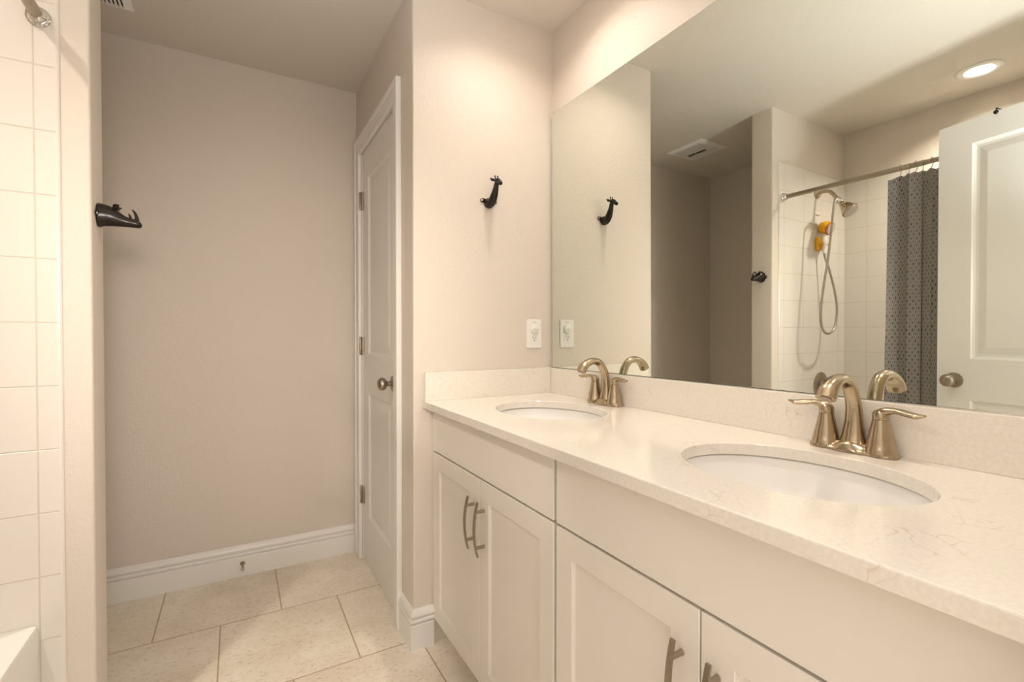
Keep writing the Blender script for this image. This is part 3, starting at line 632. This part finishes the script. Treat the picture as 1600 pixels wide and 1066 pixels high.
# ------------------------------------------------------------------ shower valve
e = empty('shower_valve', (-0.832, YT, 0.825)); tag(e, 'round metal shower valve low on the tiled wall', 'shower valve')
bm = bmesh.new(); lathe(bm, [(0.083, 0), (0.083, 0.003), (0.074, 0.010), (0.045, 0.014), (0.001, 0.014)], (-0.832, YT-0.0002, 0.825), (0, -1, 0), 40); a_ = obj('escutcheon', bm, darknickel, smooth=True)
bm = bmesh.new(); lathe(bm, [(0.03, 0.013), (0.028, 0.03), (0.022, 0.05), (0.020, 0.062), (0.001, 0.064)], (-0.832, YT, 0.825), (0, -1, 0), 28); tube(bm, smoothpath([(-0.832, YT-0.055, 0.825), (-0.832, YT-0.062, 0.79), (-0.832, YT-0.060, 0.745)], 5), 0.008, 12); b_ = obj('handle', bm, darknickel, smooth=True)
under(e, a_, b_)
# ------------------------------------------------------------------ shower head on its arm
sx = -0.779
e = empty('overhead_shower', (sx, YT, 2.01)); tag(e, 'brushed nickel shower head on a bent arm from the tiled wall', 'shower head')
bm = bmesh.new(); lathe(bm, [(0.030, 0), (0.030, 0.003), (0.024, 0.012), (0.013, 0.020), (0.001, 0.020)], (sx, YT-0.0002, 2.01), (0, -1, 0), 28); fl_ = obj('flange', bm, nickel, smooth=True)
bm = bmesh.new(); tube(bm, smoothpath([(sx, YT-0.008, 2.010), (sx+0.003, 1.565, 2.012), (sx+0.010, 1.53, 2.000), (sx+0.016, 1.500, 1.966), (sx+0.020, 1.482, 1.938)], 6), 0.0105, 16); ar = obj('shower_arm', bm, nickel, smooth=True)
d = Vector((0.05, -0.62, -0.72)).normalized(); c0 = Vector((sx+0.020, 1.484, 1.942))
bm = bmesh.new(); lathe(bm, [(0.014, -0.008), (0.018, -0.004), (0.018, 0.030), (0.015, 0.034), (0.001, 0.034)], c0, d, 20)
u_ = Vector((1, 0.1, 0)).normalized(); lathe(bm, [(0.012, -0.036), (0.015, -0.034), (0.015, 0.026), (0.013, 0.028)], c0+d*0.014, u_, 16)
box(bm, c0.x+0.022, c0.x+0.042, c0.y-0.022, c0.y+0.002, c0.z-0.022, c0.z-0.002); dv_ = obj('diverter', bm, chrome, smooth=True)
bm = bmesh.new(); lathe(bm, [(0.012, 0.030), (0.016, 0.034), (0.020, 0.046), (0.018, 0.052), (0.027, 0.062), (0.036, 0.085), (0.043, 0.098), (0.046, 0.104), (0.045, 0.112), (0.041, 0.114)], c0, d, 32); hd = obj('head', bm, nickel, smooth=True)
bm = bmesh.new(); lathe(bm, [(0.001, 0.1145), (0.040, 0.1145), (0.040, 0.1165), (0.030, 0.118), (0.001, 0.118)], c0, d, 28); fc = obj('spray_face', bm, facegrey, smooth=True)
under(e, fl_, ar, dv_, hd, fc)
# hose loop
hp = [(-0.724, 1.472, 1.925), (-0.700, 1.464, 1.930), (-0.680, 1.466, 1.895), (-0.668, 1.470, 1.785), (-0.650, 1.480, 1.60), (-0.628, 1.49, 1.452), (-0.612, 1.50, 1.300), (-0.622, 1.505, 1.215), (-0.665, 1.51, 1.162), (-0.720, 1.51, 1.150), (-0.780, 1.51, 1.178), (-0.820, 1.515, 1.255), (-0.828, 1.52, 1.330), (-0.818, 1.53, 1.426), (-0.799, 1.55, 1.545), (-0.785, 1.565, 1.615), (-0.783, 1.568, 1.642)]
bm = bmesh.new(); P = smoothpath(hp, 14); tube(bm, P, [0.0072 if i % 2 else 0.0064 for i in range(len(P))], 10)
hose = obj('hose', bm, mat('hose_metal', '#B5AEA6', 0.3, 0.9), smooth=True); hose['label'] = 'grey metal hose hanging in a long loop'
# duck shaped hand shower and its bracket
e = empty('hand_shower', (-0.805, 1.56, 1.78)); tag(e, 'yellow duck-shaped hand shower with an orange-rimmed round spray face', 'hand shower')
c = Vector((-0.808, 1.572, 1.797)); d = Vector((0.08, -0.92, -0.36)).normalized()
bm = bmesh.new(); lathe(bm, [(0.001, -0.046), (0.014, -0.044), (0.028, -0.034), (0.037, -0.018), (0.041, 0.0), (0.040, 0.016), (0.036, 0.024), (0.001, 0.024)], c, d, 28); h_ = obj('head', bm, yellow, smooth=True)
bm = bmesh.new(); lathe(bm, [(0.037, 0.020), (0.0405, 0.024), (0.0385, 0.030), (0.033, 0.030), (0.001, 0.0295)], c, d, 28); rim = obj('orange_rim', bm, orange_m, smooth=True)
bm = bmesh.new(); lathe(bm, [(0.001, 0.030), (0.033, 0.0302), (0.032, 0.034), (0.001, 0.037)], c, d, 28); fc2 = obj('spray_face', bm, facegrey, smooth=True)
bm = bmesh.new(); tube(bm, smoothpath([(-0.806, 1.574, 1.775), (-0.796, 1.576, 1.730), (-0.788, 1.571, 1.690), (-0.783, 1.568, 1.638)], 6), interp([0.016, 0.013, 0.0115, 0.010], 6), 16); hn = obj('handle', bm, plate_m, smooth=True)
under(e, h_, rim, fc2, hn, hose)
e = empty('shower_bracket', (-0.785, YT, 1.705)); tag(e, 'yellow plastic hand shower bracket on the tiles, below the duck-shaped head', 'bracket')
bm = bmesh.new(); cxb, czb = -0.788, 1.702
def sq(y, a, b, r): return [(x, y, z) for x, z, _ in rrect(cxb-a, cxb+a, czb-b, czb+b, r, 0)]
loft(bm, [sq(YT-0.0002, 0.030, 0.036, 0.014), sq(YT-0.012, 0.034, 0.042, 0.016), sq(YT-0.022, 0.030, 0.038, 0.016), sq(YT-0.026, 0.020, 0.026, 0.013)]); bb = obj('bracket_body', bm, yellow, smooth=True)
bm = bmesh.new()
tube(bm, [(cxb-0.024, YT-0.018, czb-0.008), (cxb-0.026, YT-0.046, czb-0.008)], 0.006, 10); pr1 = obj('prong', bm, yellow, smooth=True)
bm = bmesh.new(); tube(bm, [(cxb+0.024, YT-0.018, czb-0.008), (cxb+0.028, YT-0.046, czb-0.008)], 0.006, 10); pr2 = obj('prong', bm, yellow, smooth=True)
under(e, bb, pr1, pr2)
bm = bmesh.new(); box(bm, -0.808, -0.768, YT-0.008, YT-0.0002, 1.880, 1.888)
tag(obj('tile_hook', bm, plate_m, bevel=0.003), 'small white plastic bar stuck on the tiles below the shower arm', 'hook')

# ------------------------------------------------------------------ shower rod, rings, curtain
rX, rZ = -0.4186, 1.9385
e = empty('shower_rod', (rX, YT, rZ)); tag(e, 'straight metal shower curtain rod running along the tub', 'curtain rod')
bm = bmesh.new(); tube(bm, [(rX, YT-0.004, rZ), (rX, 0.95, rZ)], 0.0128, 20); tube(bm, [(rX, 0.96, rZ), (rX, FR+0.011, rZ)], 0.0112, 20); rod = obj('pipe', bm, darknickel, smooth=True)
fls = []
for y, s in ((YT-0.0002, -1), (FR+0.0072, 1)):
    bm = bmesh.new(); lathe(bm, [(0.024, 0), (0.0245, 0.004), (0.021, 0.009), (0.0185, 0.010), (0.0185, 0.020), (0.0135, 0.024), (0.001, 0.024)], (rX, y, rZ), (0, s, 0), 28); fls.append(obj('flange', bm, chrome, smooth=True))
under(e, rod, *fls)
cY0, cY1 = 0.42, 1.085; cTop, cBot = 1.903, 0.09
ring_y = [1.048, 1.015, 0.988, 0.962, 0.930, 0.885, 0.83, 0.77, 0.70, 0.62, 0.54, 0.46]
bm = bmesh.new(); uvl = bm.loops.layers.uv.new('UVMap')
NU, NV = 260, 34; grid = []; seq = []
L = 0.0; prev = None; us = []
def cprof(t, k):
    y = cY1-(cY1-cY0)*t
    ph = 2*math.pi*7.5*t+0.6*math.sin(5*t)
    a = 0.0125+0.002*math.sin(9*t+1)
    return rX+0.0145+a*math.cos(ph)+0.003*math.sin(2.3*ph+2*k), y+0.013*math.sin(2*ph+0.4)*(0.5+0.5*k)+0.022*k*(0.5-t)*0.9*(1 if t < 0.5 else 0.2)
for i in range(NU+1):
    t = i/NU; x, y = cprof(t, 0.6)
    if prev: L += math.hypot(x-prev[0], y-prev[1])
    prev = (x, y); us.append(L)
for j in range(NV+1):
    k = j/NV; row = []
    for i in range(NU+1):
        t = i/NU; x, y = cprof(t, k)
        sag = 0.0
        if j < 6:
            dmin = min(abs(y-r) for r in ring_y); sag = min(0.016, dmin*0.55)*(1-j/6)
        row.append(bm.verts.new((x, y, cTop+(cBot-cTop)*k-sag)))
    grid.append(row)
for j in range(NV):
    for i in range(NU):
        f = bm.faces.new((grid[j][i], grid[j][i+1], grid[j+1][i+1], grid[j+1][i])); f.smooth = True
        for lp, (a, b) in zip(f.loops, ((i, j), (i+1, j), (i+1, j+1), (i, j+1))): lp[uvl].uv = (us[a], 1.8*b/NV)
co = obj('shower_curtain', bm, fab, smooth=True); sol = co.modifiers.new('thickness', 'SOLIDIFY'); sol.thickness = 0.0016
tag(co, 'grey patterned fabric shower curtain bunched beside the open door', 'shower curtain')
proto = None
for i, y in enumerate(ring_y):
    if proto is None:
        bm = bmesh.new()
        P = [(0.0165*math.cos(t), 0, 0.0165*math.sin(t)+0.0) for t in [math.radians(-60+ q*15) for q in range(20)]]
        P += [(0.000, 0, -0.026), (0.006, 0, -0.036), (0.012, 0, -0.046), (0.018, 0, -0.043)]
        tube(bm, P, 0.0016, 8); proto = obj('curtain_ring', bm, darknickel, smooth=True); o = proto
    else: o = proto.copy(); COL.objects.link(o)
    o.location = (rX, y, rZ); o.rotation_euler = (0, 0, random.uniform(-0.35, 0.35))
    tag(o, 'thin metal curtain ring hooked over the shower rod above the grey curtain', 'curtain ring', 'curtain rings on the shower rod')
